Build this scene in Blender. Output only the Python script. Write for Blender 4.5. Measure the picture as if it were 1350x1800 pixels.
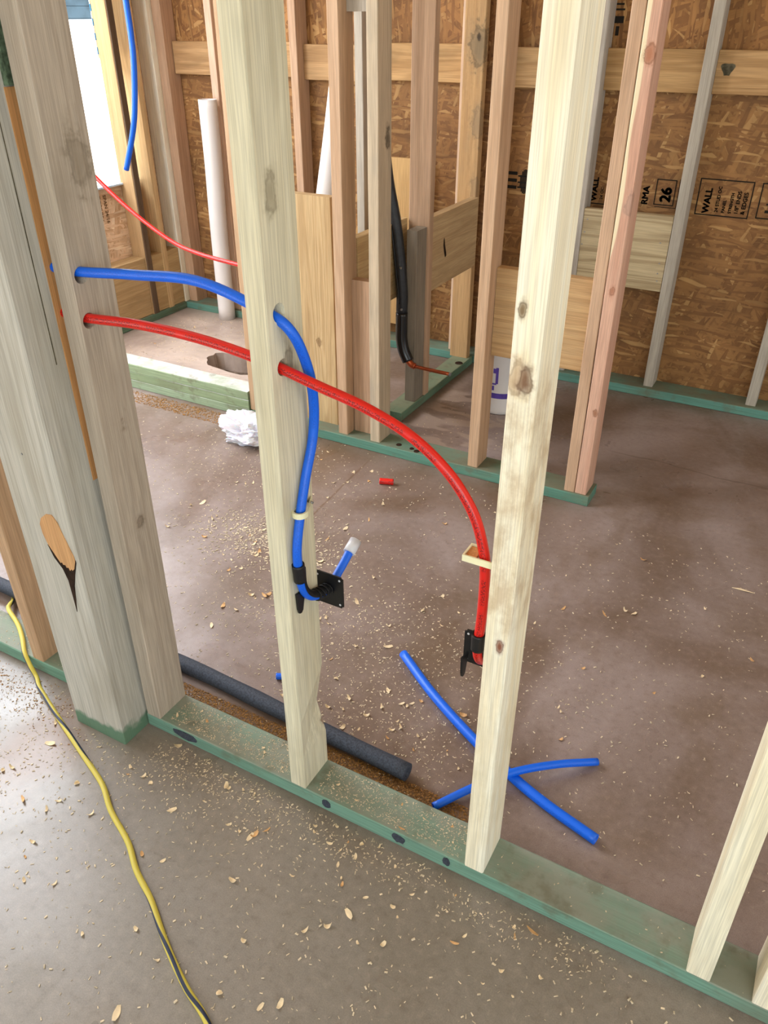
import bpy, bmesh, math, random
from mathutils import Vector, Matrix, noise as mnoise
random.seed(7)
S = bpy.context.scene
C = S.collection
for o in list(bpy.data.objects): bpy.data.objects.remove(o)

# ------------------------------------------------------------------ camera, world, lights, exposure
cam = bpy.data.objects.new('camera', bpy.data.cameras.new('camera')); C.objects.link(cam)
S.camera = cam
cam.data.sensor_fit = 'VERTICAL'; cam.data.sensor_height = 36.0; cam.data.sensor_width = 27.0
cam.data.lens = 36.0 * 1385 / 1800
cam.data.clip_start = 0.02
pit, rol, azi = math.radians(32.22), math.radians(0.07), math.radians(-28.89)
fw = Vector((math.sin(azi)*math.cos(pit), math.cos(azi)*math.cos(pit), -math.sin(pit)))
rt = Vector((math.cos(azi), -math.sin(azi), 0)); dn = fw.cross(rt)
rx = math.cos(rol)*rt + math.sin(rol)*dn; ry = -math.sin(rol)*rt + math.cos(rol)*dn
mt = Matrix((rx, -ry, -fw)).transposed().to_4x4(); mt.translation = Vector((0, 0, 1.41))
cam.matrix_world = mt

W = bpy.data.worlds.new('sky'); S.world = W; W.use_nodes = True
bg = W.node_tree.nodes['Background']
bg.inputs[0].default_value = (0.80, 0.92, 1.0, 1); bg.inputs[1].default_value = 1.0

def area(name, loc, target, sx, sy, power, col):
    l = bpy.data.lights.new(name, 'AREA'); l.shape = 'RECTANGLE'; l.size = sx; l.size_y = sy
    l.energy = power; l.color = col
    o = bpy.data.objects.new(name, l); C.objects.link(o); o.location = loc
    o.rotation_euler = (Vector(target)-Vector(loc)).to_track_quat('-Z', 'Y').to_euler()
    return o
area('daylight_left_opening', (-3.1, 1.3, 1.8), (-0.9, 1.9, 0.0), 1.5, 1.6, 74, (0.86, 0.92, 1.0))
area('daylight_back_window', (-3.75, 2.75, 2.25), (-2.6, 2.85, 0.2), 1.0, 1.0, 75, (0.95, 0.97, 1.0))
area('daylight_front_opening', (1.6, -2.6, 1.7), (0.0, 1.5, 0.6), 2.6, 1.9, 58, (0.93, 1.0, 0.98))
area('daylight_right_opening', (2.9, 1.0, 1.5), (0.0, 1.5, 0.7), 1.4, 1.6, 12, (1.0, 0.95, 0.85))
sun = bpy.data.lights.new('sun', 'SUN'); sun.energy = 19; sun.angle = 0.01; sun.color = (1, .96, .9)
so = bpy.data.objects.new('sun', sun); C.objects.link(so)
so.rotation_euler = Vector((-0.60, 0.25, -1.0)).to_track_quat('-Z', 'Y').to_euler()

S.view_settings.view_transform = 'Standard'; S.view_settings.look = 'None'
S.view_settings.gamma = 1.0; S.view_settings.use_curve_mapping = False
S.view_settings.exposure = 0.27

# ------------------------------------------------------------------ node helpers
def srgb(r, g, b):
    f = lambda c: ((c/255+0.055)/1.055)**2.4 if c > 10 else c/255/12.92
    return (f(r), f(g), f(b), 1)
class NT:
    def __init__(s, name):
        s.m = bpy.data.materials.new(name); s.m.use_nodes = True; s.t = s.m.node_tree
        s.b = s.t.nodes['Principled BSDF']
    def n(s, typ, **kw):
        nd = s.t.nodes.new(typ)
        for k, v in kw.items(): setattr(nd, k, v)
        return nd
    def put(s, sock, v):
        if isinstance(v, (int, float)):
            sock.default_value = v if not hasattr(sock.default_value, '__len__') else (v,)*len(sock.default_value)
        elif isinstance(v, (tuple, list)): sock.default_value = v
        else: s.t.links.new(v, sock)
    def math(s, op, a, b=0.0, c=None, clamp=False):
        nd = s.n('ShaderNodeMath', operation=op, use_clamp=clamp)
        s.put(nd.inputs[0], a); s.put(nd.inputs[1], b)
        if c is not None: s.put(nd.inputs[2], c)
        return nd.outputs[0]
    def vm(s, op, a, b=(0, 0, 0)):
        nd = s.n('ShaderNodeVectorMath', operation=op); s.put(nd.inputs[0], a); s.put(nd.inputs[1], b)
        return nd.outputs['Value'] if op in ('LENGTH', 'DISTANCE', 'DOT_PRODUCT') else nd.outputs[0]
    def mix(s, f, a, b, mode='MIX'):
        nd = s.n('ShaderNodeMix', data_type='RGBA', blend_type=mode)
        s.put(nd.inputs[0], f); s.put(nd.inputs[6], a); s.put(nd.inputs[7], b); return nd.outputs[2]
    def noise(s, v, sc=1, det=2, rough=.5, dist=0, out=0):
        nd = s.n('ShaderNodeTexNoise'); s.put(nd.inputs['Vector'], v)
        nd.inputs['Scale'].default_value = sc; nd.inputs['Detail'].default_value = det
        nd.inputs['Roughness'].default_value = rough; nd.inputs['Distortion'].default_value = dist
        return nd.outputs[out]
    def step(s, v, lo, hi, a=0.0, b=1.0):
        nd = s.n('ShaderNodeMapRange', interpolation_type='SMOOTHSTEP'); s.put(nd.inputs[0], v)
        nd.inputs[1].default_value = lo; nd.inputs[2].default_value = hi
        nd.inputs[3].default_value = a; nd.inputs[4].default_value = b; return nd.outputs[0]
    def obj(s):
        return s.n('ShaderNodeTexCoord').outputs['Object']
    def rnd(s):
        return s.n('ShaderNodeObjectInfo').outputs['Random']
    def sep(s, v):
        nd = s.n('ShaderNodeSeparateXYZ'); s.put(nd.inputs[0], v); return nd.outputs
    def comb(s, x, y, z):
        nd = s.n('ShaderNodeCombineXYZ'); s.put(nd.inputs[0], x); s.put(nd.inputs[1], y); s.put(nd.inputs[2], z)
        return nd.outputs[0]
    def bump(s, h, strength=.3, dist=.002):
        nd = s.n('ShaderNodeBump'); nd.inputs['Strength'].default_value = strength
        nd.inputs['Distance'].default_value = dist; s.put(nd.inputs['Height'], h)
        s.t.links.new(nd.outputs[0], s.b.inputs['Normal'])
    def done(s, col, rough=.7, spec=.3):
        s.put(s.b.inputs['Base Color'], col); s.put(s.b.inputs['Roughness'], rough)
        s.b.inputs['Specular IOR Level'].default_value = spec; return s.m

def plain(name, col, rough=.6, spec=.4, metal=0, var=.08, sc=40):
    t = NT(name); n = t.noise(t.obj(), sc, 3)
    f = t.step(n, .3, .7, 1-var, 1+var)
    c = t.mix(1.0, col, t.comb(f, f, f), 'MULTIPLY')
    t.done(c, rough, spec); t.b.inputs['Metallic'].default_value = metal; return t.m

def wood(name, light, dark, axis='z', ring=.4, fib=.18, blotch=None, bamt=.3, knots=(), stain=None, rough=.75,
         bands=None, foot=None, bsc=3.0, freq=90, stripe=None, dust=None):
    """knots: (x,y,z,r,colour,strength) in the object's own coordinates."""
    t = NT(name); p = t.obj(); r = t.rnd()
    off = t.comb(t.math('MULTIPLY', r, 13.7), t.math('MULTIPLY', r, 7.3), t.math('MULTIPLY', r, 31.1))
    q = t.vm('ADD', p, off) if not knots else p
    sl = {'x': (.05, 1, 1), 'y': (1, .05, 1), 'z': (1, 1, .05)}[axis]
    v = t.vm('MULTIPLY', q, sl)
    n = t.noise(v, 9, 2, .5, .25)
    kk = []
    for (kx, ky, kz, kr, kc, ks) in knots:
        d = t.vm('SUBTRACT', p, (kx, ky, kz))
        st = {'x': (.5, 1, 1), 'y': (1, .5, 1), 'z': (1, 1, .5)}[axis]
        dl = t.math('DIVIDE', t.vm('LENGTH', t.vm('MULTIPLY', d, st)), kr)
        dl = t.math('MULTIPLY', dl, t.step(t.noise(p, 38, 3, .6), .3, .7, .75, 1.35))
        g = t.math('POWER', 2.718, t.math('MULTIPLY', t.math('MULTIPLY', dl, dl), -.4))
        n = t.math('ADD', n, t.math('MULTIPLY', g, .07)); kk.append((dl, kc, ks))
    rings = t.math('SINE', t.math('MULTIPLY', n, freq))
    rg = t.step(rings, -.6, 1.0)
    vf = t.vm('MULTIPLY', q, {'x': (.02, 1, 1), 'y': (1, .02, 1), 'z': (1, 1, .02)}[axis])
    fn = t.noise(vf, 420, 2, .6)
    big = t.noise(v, 14, 2)
    c = t.mix(t.math('MULTIPLY', rg, ring), light, dark)
    c = t.mix(t.math('MULTIPLY', t.step(big, .4, .75), .35), c, dark)
    ff = t.step(fn, .3, .7, 1-fib, 1+fib*.5)
    c = t.mix(1.0, c, t.comb(ff, ff, ff), 'MULTIPLY')
    tint = t.step(r, 0, 1, .93, 1.05)
    c = t.mix(1.0, c, t.comb(tint, tint, t.math('MULTIPLY', tint, t.step(t.math('FRACT', t.math('MULTIPLY', r, 7)), 0, 1, .93, 1.04))), 'MULTIPLY')
    if blotch:
        bn = t.noise(t.vm('MULTIPLY', t.vm('ADD', p, off), {'x': (.35, 1, 1), 'y': (1, .35, 1), 'z': (1, 1, .35)}[axis]), bsc*4, 3, .6)
        c = t.mix(t.math('MULTIPLY', t.step(bn, .5, .72), bamt), c, blotch)
    for (z0, z1, col, amt) in (bands or ()):
        z = t.sep(p)[2]
        w = t.noise(t.vm('MULTIPLY', p, (1, 1, .6)), 22, 5, .65)
        m = t.math('MULTIPLY', t.step(z, z0-.03, z0+.03), t.step(z, z1-.05, z1+.05, 1, 0))
        c = t.mix(t.math('MULTIPLY', t.math('MULTIPLY', m, t.step(w, .4, .68)), amt), c, col)
    if foot:
        z = t.math('SUBTRACT', t.sep(p)[2], t.math('MULTIPLY', t.noise(p, 30, 2), foot[1]))
        c = t.mix(t.step(z, foot[2]-.008, foot[2]+.012, foot[3], 0), c, foot[0])
    if stripe:
        sc_, sx_, sw_ = stripe; sx = t.math('ADD', t.step(t.sep(p)[2], .55, .95, .03, 0), t.math('ADD', t.sep(p)[0 if sx_[0] == 'x' else 1], t.math('MULTIPLY', t.math('SUBTRACT', t.noise(t.vm('MULTIPLY', p, (1, 1, .8)), 4, 1), .5), .03)))
        c = t.mix(t.step(sx, float(sx_[1:])-.002, float(sx_[1:])+.002, 1, 0), c, sc_)
    if dust:
        up = t.sep(t.n('ShaderNodeNewGeometry').outputs['Normal'])[2]
        dn_ = t.noise(p, 9, 5, .65)
        c = t.mix(t.math('MULTIPLY', t.step(up, .5, .9), t.step(dn_, .3, .62, .35, .95)), c, dust)
        c = t.mix(t.math('MULTIPLY', t.step(t.noise(t.vm('ADD', p, (3, 3, 3)), 16, 4, .6), .52, .7), .5), c, srgb(104, 96, 76))
    for dl, kc, ks in kk:
        c = t.mix(t.math('MULTIPLY', t.step(dl, .3, 1.9, 1, 0), ks), c, kc)
        c = t.mix(t.math('MULTIPLY', t.math('MULTIPLY', t.step(dl, .75, 1.0), t.step(dl, 1.0, 1.3, 1, 0)), ks*.6), c, tuple(x*.5 for x in kc[:3])+(1,))
    t.bump(t.math('ADD', rg, fn), .15, .0008)
    return t.done(c, rough, .25)

def osb(name, u, v, base, light, darkc):
    t = NT(name); sp = t.sep(t.obj()); ix = 'xyz'.index
    p = t.comb(sp[ix(u)], sp[ix(v)], 0.0)
    wv = t.noise(p, 6, 2, .5, 0, 1)
    pw = t.vm('ADD', p, t.vm('MULTIPLY', t.vm('SUBTRACT', wv, (.5, .5, .5)), (.035, .035, 0)))
    c = None
    for i, (ang, sc) in enumerate(((0.25, 1.0), (-.5, 1.25), (1.0, .9), (-1.25, 1.1), (.05, 1.5))):
        mp = t.n('ShaderNodeMapping'); t.put(mp.inputs[0], pw)
        mp.inputs['Rotation'].default_value = (0, 0, ang); mp.inputs['Location'].default_value = (i*3.1, i*1.7, 0)
        q = t.vm('MULTIPLY', mp.outputs[0], (7.5*sc, 62*sc, 1))
        vo = t.n('ShaderNodeTexVoronoi', feature='F1'); t.put(vo.inputs['Vector'], q); vo.inputs['Scale'].default_value = 1
        rr = t.sep(vo.outputs['Color'])
        fib = t.noise(t.vm('MULTIPLY', mp.outputs[0], (8, 260, 1)), 1, 2, .6)
        shade = t.math('ADD', t.math('MULTIPLY', rr[0], .8), t.math('MULTIPLY', fib, .4))
        col = t.mix(t.step(shade, .25, .95), darkc, base)
        col = t.mix(t.step(rr[1], .8, 1.0), col, light)
        edge = t.step(vo.outputs['Distance'], .45, .9, 1, .86)
        col = t.mix(1.0, col, t.comb(edge, edge, edge), 'MULTIPLY')
        c = col if c is None else t.mix(t.step(rr[2], .50, .56), c, col)
        last = shade
    n2 = t.noise(p, 3.5, 5, .7)
    k = t.step(n2, .25, .75, .74, 1.2)
    c = t.mix(1.0, c, t.comb(k, k, k), 'MULTIPLY')
    t.bump(last, .35, .0015)
    return t.done(c, .7, .3)

# ------------------------------------------------------------------ materials
M = {}
M['pale'] = wood('pale_pine', srgb(240, 234, 212), srgb(226, 208, 166), ring=.3, freq=45, blotch=srgb(214, 190, 152), bamt=.25)
M['pale_knot'] = wood('pale_pine_stained', srgb(242, 236, 212), srgb(226, 206, 160), ring=.32, freq=45, blotch=srgb(214, 190, 150), bamt=.25,
    knots=((.012, 0, 1.079, .0045, srgb(110, 84, 50), .9), (.014, 0, .995, .010, srgb(160, 118, 76), .6), (.024, 0, .992, .008, srgb(110, 74, 50), .85),
           (.026, 0, .562, .0055, srgb(125, 65, 40), .95)),
    bands=((.58, 1.0, srgb(178, 148, 110), .62), (.1, .5, srgb(200, 182, 140), .3)))
M['greenpale'] = wood('green_white_pine', srgb(220, 213, 192), srgb(194, 182, 154), ring=.3, freq=50, blotch=srgb(158, 146, 118), bamt=.3,
    knots=((.038, .03, 1.174, .011, srgb(120, 108, 84), .5), (.038, .045, .925, .010, srgb(100, 84, 66), .55), (.038, .086, .132, .009, srgb(130, 80, 58), .8)))
M['warm'] = wood('warm_pine', srgb(216, 184, 140), srgb(190, 150, 104), ring=.35, freq=60)
M['tan'] = wood('tan_pine', srgb(194, 160, 129), srgb(166, 130, 98), ring=.35, freq=60, blotch=srgb(156, 132, 102), bamt=.2)
M['tan_knot'] = wood('tan_pine_knot', srgb(192, 172, 144), srgb(158, 142, 118), ring=.35, freq=60, blotch=srgb(146, 138, 124), bamt=.4,
    knots=((.04, .06, 1.046, .012, srgb(84, 74, 60), .9),))
M['tan_stain'] = wood('tan_pine_grey_stain', srgb(190, 152, 108), srgb(162, 122, 82), ring=.35, freq=60, blotch=srgb(140, 120, 96), bamt=.3,
    knots=((.066, 0, 1.27, .034, srgb(112, 98, 76), .8), (.085, 0, 1.0, .03, srgb(122, 108, 88), .5), (.085, 0, .75, .022, srgb(122, 108, 88), .4), (.062, 0, 1.30, .006, srgb(50, 38, 26), .9)))
M['pink'] = wood('pink_fir', srgb(206, 164, 138), srgb(184, 132, 106), ring=.3, freq=50, blotch=srgb(190, 150, 124), bamt=.4, stripe=(srgb(226, 208, 172), 'x.013', 0),
    knots=((.024, 0, 1.29, .011, srgb(158, 100, 68), .8), (.022, 0, .69, .006, srgb(150, 90, 60), .7), (.038, 0, .93, .014, srgb(130, 112, 102), .4), (.028, 0, .30, .006, srgb(140, 90, 60), .8)))
M['pinkish'] = wood('pale_pink_pine', srgb(214, 184, 160), srgb(190, 150, 124), ring=.25, freq=50)
M['grey'] = wood('grey_weathered_pine', srgb(186, 176, 162), srgb(152, 142, 128), ring=.3, freq=60, blotch=srgb(132, 122, 110), bamt=.3)
M['brown'] = wood('dark_brown_strip', srgb(104, 84, 64), srgb(84, 66, 48), ring=.3)  # stands for shade on the window stud's narrow edge
M['tanshade'] = wood('darker_tan_pine', srgb(186, 152, 114), srgb(160, 124, 86), ring=.3, freq=60)
M['darkstud'] = wood('dark_weathered_pine', srgb(138, 126, 108), srgb(112, 100, 84), ring=.3, freq=60, blotch=srgb(96, 88, 74), bamt=.4)
M['post'] = wood('weathered_post', srgb(190, 186, 174), srgb(158, 150, 134), ring=.35, freq=50, blotch=srgb(146, 136, 116), bamt=.4, bsc=1.2,
    foot=(srgb(82, 118, 92), .05, .012, .9))
M['rough'] = wood('weathered_stud', srgb(188, 174, 162), srgb(158, 142, 128), ring=.35, freq=50, blotch=srgb(130, 118, 98), bamt=.4, bsc=1.6,
    knots=((.05, .06, 1.18, .020, srgb(118, 104, 82), .5), (.04, .03, .94, .010, srgb(110, 95, 75), .55), (.04, .05, .74, .010, srgb(120, 100, 80), .5), (.04, .05, .52, .010, srgb(95, 75, 55), .6)))
M['tan_x'] = wood('tan_pine_x', srgb(205, 172, 130), srgb(174, 134, 92), axis='x', ring=.45, freq=60)
M['blk_x'] = wood('pale_block_x', srgb(198, 178, 144), srgb(150, 126, 94), axis='x', ring=.6, freq=70, blotch=srgb(150, 130, 104), bamt=.2)
M['blk_mid'] = wood('tan_block_x', srgb(192, 158, 116), srgb(164, 126, 86), axis='x', ring=.4, freq=60, blotch=srgb(150, 130, 104), bamt=.25)
M['band_x'] = wood('band_board', srgb(188, 150, 104), srgb(150, 112, 70), axis='x', ring=.5, freq=70, blotch=srgb(122, 98, 66), bamt=.35)
M['tan_y'] = wood('tan_pine_y', srgb(196, 166, 122), srgb(164, 130, 88), axis='y', ring=.35, freq=60, blotch=srgb(136, 110, 76), bamt=.3)
M['board'] = wood('wide_plank', srgb(188, 160, 116), srgb(156, 124, 82), ring=.5, freq=90, blotch=srgb(150, 120, 80), bamt=.2,
    knots=((.16, 0, .33, .008, srgb(110, 78, 48), .7),))
def treated(nm, axis, a, b, dirt, dust):
    return wood(nm, a, b, axis=axis, ring=.3, freq=60, blotch=dirt, bamt=.5, bsc=2.2, rough=.8, dust=dust)
M['treat_x'] = treated('green_treated_x', 'x', srgb(118, 156, 138), srgb(94, 124, 106), srgb(112, 108, 90), srgb(140, 144, 132))
M['treat_y'] = treated('green_treated_y', 'y', srgb(104, 134, 110), srgb(80, 106, 84), srgb(98, 92, 68), srgb(124, 130, 104))
M['treat_blue'] = treated('blue_green_treated_x', 'x', srgb(98, 144, 130), srgb(82, 116, 100), srgb(112, 104, 80), srgb(112, 112, 92))
M['treat_curb'] = treated('green_treated_curb', 'x', srgb(150, 166, 134), srgb(118, 134, 102), srgb(116, 118, 92), srgb(200, 200, 196))  # dust colour on the curb top whitened to stand for reflected light
M['ply'] = wood('plywood_panel', srgb(205, 166, 112), srgb(186, 144, 92), ring=.2)
M['osb'] = osb('osb_back', 'x', 'z', srgb(150, 108, 64), srgb(176, 136, 86), srgb(124, 86, 50))
M['osb_v'] = osb('osb_upper', 'z', 'x', srgb(158, 112, 64), srgb(180, 138, 86), srgb(124, 84, 46))
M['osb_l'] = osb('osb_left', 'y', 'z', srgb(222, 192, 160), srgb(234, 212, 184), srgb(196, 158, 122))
M['ink'] = plain('black_ink', srgb(38, 34, 28), .8, .1)
M['ink_brown'] = plain('faded_ink', srgb(110, 84, 58), .8, .1)
M['foam'] = plain('black_foam', srgb(56, 61, 72), .75, .4, var=.35, sc=260)
M['blackrub'] = plain('black_tube', srgb(30, 32, 36), .45, .5, var=.3, sc=60)
M['blacktape'] = plain('black_tape', srgb(12, 12, 14), .25, .6)
M['blackpl'] = plain('black_plastic', srgb(22, 22, 24), .45, .4)
M['white'] = plain('white_pvc', srgb(226, 220, 216), .4, .5, var=.04, sc=4)
M['clip'] = plain('cream_clip', srgb(232, 228, 190), .5, .4, var=.03)
M['cap'] = plain('grey_white_cap', srgb(205, 206, 212), .35, .5, var=.03)
M['copper'] = plain('copper', srgb(184, 96, 62), .35, .5, metal=.85)
M['steel'] = plain('steel', srgb(150, 150, 150), .4, .5, metal=.8)
M['dark'] = plain('dark_split', srgb(48, 34, 26), .9, .1, var=.4)
M['plug'] = wood('orange_knot_wood', srgb(205, 158, 112), srgb(176, 124, 80), ring=.2)
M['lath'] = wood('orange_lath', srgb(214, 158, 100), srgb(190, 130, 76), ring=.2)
M['greenlath'] = plain('green_lath', srgb(88, 104, 82), .8, .2, var=.5, sc=90)
M['mould'] = plain('mould', srgb(86, 80, 64), .9, .1, var=.4, sc=60)
M['tape'] = plain('blue_white_flashing', srgb(190, 212, 236), .4, .5)
M['concrete_hole'] = plain('dark_soil', srgb(92, 78, 66), .95, .1, var=.5, sc=50)
M['ext_white'] = plain('sunlit_white_wall', srgb(245, 245, 245), .8, .2, var=.02)
M['ext_grey'] = plain('blue_grey_siding', srgb(52, 68, 80), .8, .2, var=.3, sc=3)
M['ground'] = plain('pale_sand', srgb(225, 218, 205), .95, .1, var=.1, sc=2)
M['ceil'] = plain('ceiling_board', srgb(190, 168, 136), .9, .1)
M['purple'] = plain('purple_print', srgb(84, 62, 150), .5, .4, var=.15)
M['shav1'] = plain('pale_shaving', srgb(230, 208, 172), .8, .2, var=.15)
M['shav2'] = plain('orange_shaving', srgb(212, 168, 118), .8, .2, var=.2)
M['dust'] = plain('sawdust', srgb(208, 192, 166), .9, .1, var=.3, sc=80)
M['dust_o'] = plain('orange_sawdust', srgb(150, 112, 68), .95, .1, var=.5, sc=200)

def bag_mat():
    t = NT('white_plastic_film'); t.done(srgb(232, 232, 240), .25, .5)
    t.b.inputs['Transmission Weight'].default_value = .25; t.b.inputs['Subsurface Weight'].default_value = .2
    return t.m
M['bag'] = bag_mat()

def pex(name, col, dark, rough=.32):
    t = NT(name); uv = t.n('ShaderNodeTexCoord').outputs['UV']; s = t.sep(uv)
    n = t.noise(t.vm('MULTIPLY', uv, (420, 24, 0)), 1, 2)
    band = t.math('MULTIPLY', t.step(s[1], .14, .16), t.step(s[1], .28, .30, 1, 0))
    gate = t.step(t.noise(t.vm('MULTIPLY', uv, (16, 0, 0)), 1, 1), .38, .45)
    f = t.math('MULTIPLY', t.math('MULTIPLY', band, gate), t.step(n, .48, .54))
    c = t.mix(t.math('MULTIPLY', f, .8), col, dark)
    return t.done(c, rough, .5)
M['blue'] = pex('blue_pex', srgb(0, 98, 226), srgb(0, 84, 204), .42)
M['red'] = pex('red_pex', srgb(214, 30, 22), srgb(90, 10, 10))

def cord_mat():
    t = NT('yellow_blue_cord'); uv = t.n('ShaderNodeTexCoord').outputs['UV']; s = t.sep(uv)
    ph = t.math('FRACT', t.math('ADD', s[1], t.math('ADD', t.math('MULTIPLY', s[0], 1.35), t.math('MULTIPLY', t.noise(t.vm('MULTIPLY', uv, (4, 0, 0)), 1, 1), 1.1))))
    f = t.math('MULTIPLY', t.step(ph, .02, .06), t.step(ph, .20, .24, 1, 0))
    wv = t.math('SINE', t.math('MULTIPLY', s[0], 2400))
    c = t.mix(t.math('MULTIPLY', t.step(wv, -1, 1), .18), srgb(198, 182, 76), srgb(140, 126, 48))
    c = t.mix(f, c, srgb(34, 42, 66)); return t.done(c, .55, .4)
M['cord'] = cord_mat()

def floor_mat():
    t = NT('stained_concrete'); p = t.obj(); s = t.sep(p)
    pe = t.vm('MULTIPLY', p, (1, .8, 1))
    a = t.noise(pe, 1.7, 4, .6, .6); b = t.noise(t.vm('ADD', p, (5, 2, 0)), 3.1, 4, .62, .5)
    c3 = t.noise(p, 55, 4, .65); c4 = t.noise(p, 420, 2, .6)
    c = t.mix(t.step(a, .32, .68), srgb(112, 93, 81), srgb(153, 138, 134))
    c = t.mix(t.math('MULTIPLY', t.step(b, .48, .7), .45), c, srgb(108, 86, 64))
    fr = t.step(s[1], .8, .95, 1, 0)                                     # greyer light on the near-side slab, mixed into its colour
    c = t.mix(t.math('MULTIPLY', fr, .68), c, srgb(128, 125, 115))
    d = t.noise(t.vm('MULTIPLY', t.vm('ADD', p, (1, 9, 0)), (1, .5, 1)), 2.2, 3, .5, .4)
    c = t.mix(t.math('MULTIPLY', t.step(d, .5, .68), .35), c, srgb(92, 70, 44))
    c = t.mix(t.math('MULTIPLY', t.step(c3, .5, .75), .22), c, srgb(178, 164, 150))
    c = t.mix(t.math('MULTIPLY', t.step(c3, .5, .28), .25), c, srgb(84, 64, 52))
    k = t.step(c4, .3, .7, .9, 1.08); c = t.mix(1.0, c, t.comb(k, k, k), 'MULTIPLY')
    # saw-cut joint
    x = t.math('ADD', s[0], t.math('MULTIPLY', t.math('SUBTRACT', t.noise(p, 12, 2), .5), .012))
    j = t.math('ABSOLUTE', t.math('SUBTRACT', x, t.math('ADD', -1.285, t.math('MULTIPLY', t.math('SUBTRACT', s[1], 1.9), -.06))))
    jm = t.math('MULTIPLY', t.step(j, .001, .006, 1, 0), t.math('MULTIPLY', t.step(s[1], 1.7, 1.8), t.step(s[1], 2.2, 2.3, 1, 0)))
    c = t.mix(t.math('MULTIPLY', jm, .6), c, srgb(96, 70, 48))
    # pale cement patches near the wing wall
    m1 = t.noise(t.vm('MULTIPLY', p, (1, 2.2, 1)), 5, 2)
    pm = t.math('MULTIPLY', t.math('MULTIPLY', t.step(s[0], -1.34, -1.28), t.step(s[0], -.98, -.93, 1, 0)), t.math('MULTIPLY', t.step(s[1], 2.42, 2.47), t.step(s[1], 2.98, 3.02, 1, 0)))
    c = t.mix(t.math('MULTIPLY', t.math('MULTIPLY', pm, t.step(m1, .48, .54)), .7), c, srgb(176, 158, 146))
    ds = t.math('ADD', t.vm('LENGTH', t.vm('MULTIPLY', t.vm('SUBTRACT', p, (-1.27, .69, 0)), (1, .7, 0))), t.math('MULTIPLY', t.math('SUBTRACT', t.noise(p, 7, 3), .5), .16))
    c = t.mix(t.step(ds, .03, .16, .6, 0), c, srgb(122, 84, 50))
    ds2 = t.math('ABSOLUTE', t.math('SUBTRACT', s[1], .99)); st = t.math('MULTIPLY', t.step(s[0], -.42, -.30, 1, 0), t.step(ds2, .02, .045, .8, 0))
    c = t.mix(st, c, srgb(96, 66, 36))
    cl_ = t.math('ABSOLUTE', t.math('ADD', t.math('SUBTRACT', s[1], t.math('ADD', 2.735, t.math('MULTIPLY', s[0], -.06))), t.math('MULTIPLY', t.math('SUBTRACT', t.noise(p, 6, 3), .5), .05)))
    c = t.mix(t.math('MULTIPLY', t.math('MULTIPLY', t.step(cl_, .001, .006, 1, 0), t.step(s[0], -.6, -.45)), .45), c, srgb(70, 54, 44))
    bm_ = t.math('MULTIPLY', t.step(s[1], 1.85, 2.3), t.math('MULTIPLY', t.step(s[1], 2.34, 2.36, 1, 0), t.math('MULTIPLY', t.step(s[0], -1.7, -1.4), t.step(s[0], -.7, -.3, 1, 0))))
    c = t.mix(t.math('MULTIPLY', bm_, t.step(b, .35, .6, .75, .35)), c, srgb(104, 78, 54))
    # dusty pale slab inside the shower alcove
    sh = t.math('MULTIPLY', t.step(s[0], -1.95, -1.9, 1, 0), t.step(s[1], 2.38, 2.42))
    c = t.mix(t.math('MULTIPLY', sh, t.step(b, .35, .6, .8, .35)), c, srgb(196, 178, 164))
    t.bump(c3, .12, .002)
    return t.done(c, t.step(b, .3, .7, .24, .46), .6)
M['floor'] = floor_mat()

# ------------------------------------------------------------------ object helpers
def link(name, me, mat, parent=None, loc=(0, 0, 0)):
    o = bpy.data.objects.new(name, me); C.objects.link(o)
    if mat is not None:
        me.materials.clear()
        for m_ in (mat if isinstance(mat, (list, tuple)) else (mat,)): me.materials.append(m_)
    o.location = loc
    if parent is not None: o.parent = parent
    return o
def tag(o, label=None, cat=None, group=None, kind=None):
    if label: o['label'] = label
    if cat: o['category'] = cat
    if group: o['group'] = group
    if kind: o['kind'] = kind
    return o
def empty(name, loc, label, cat, group=None):
    o = bpy.data.objects.new(name, None); C.objects.link(o); o.location = loc; o.empty_display_size = .05
    return tag(o, label, cat, group)
def mesh_from(bm, name='m', smooth=False):
    bmesh.ops.recalc_face_normals(bm, faces=bm.faces)
    me = bpy.data.meshes.new(name); bm.to_mesh(me); bm.free()
    if smooth:
        for p in me.polygons: p.use_smooth = True
    return me
def bm_box(bm, x0, x1, y0, y1, z0, z1):
    vs = [bm.verts.new(p) for p in ((x0, y0, z0), (x1, y0, z0), (x1, y1, z0), (x0, y1, z0), (x0, y0, z1), (x1, y0, z1), (x1, y1, z1), (x0, y1, z1))]
    for f in ((0, 3, 2, 1), (4, 5, 6, 7), (0, 1, 5, 4), (1, 2, 6, 5), (2, 3, 7, 6), (3, 0, 4, 7)): bm.faces.new([vs[i] for i in f])
    return vs
def box_mesh(x0, x1, y0, y1, z0, z1, bev=0.0):
    bm = bmesh.new(); bm_box(bm, x0, x1, y0, y1, z0, z1)
    if bev: bmesh.ops.bevel(bm, geom=bm.edges[:], offset=bev, segments=2, affect='EDGES', profile=.7)
    return mesh_from(bm)
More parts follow.
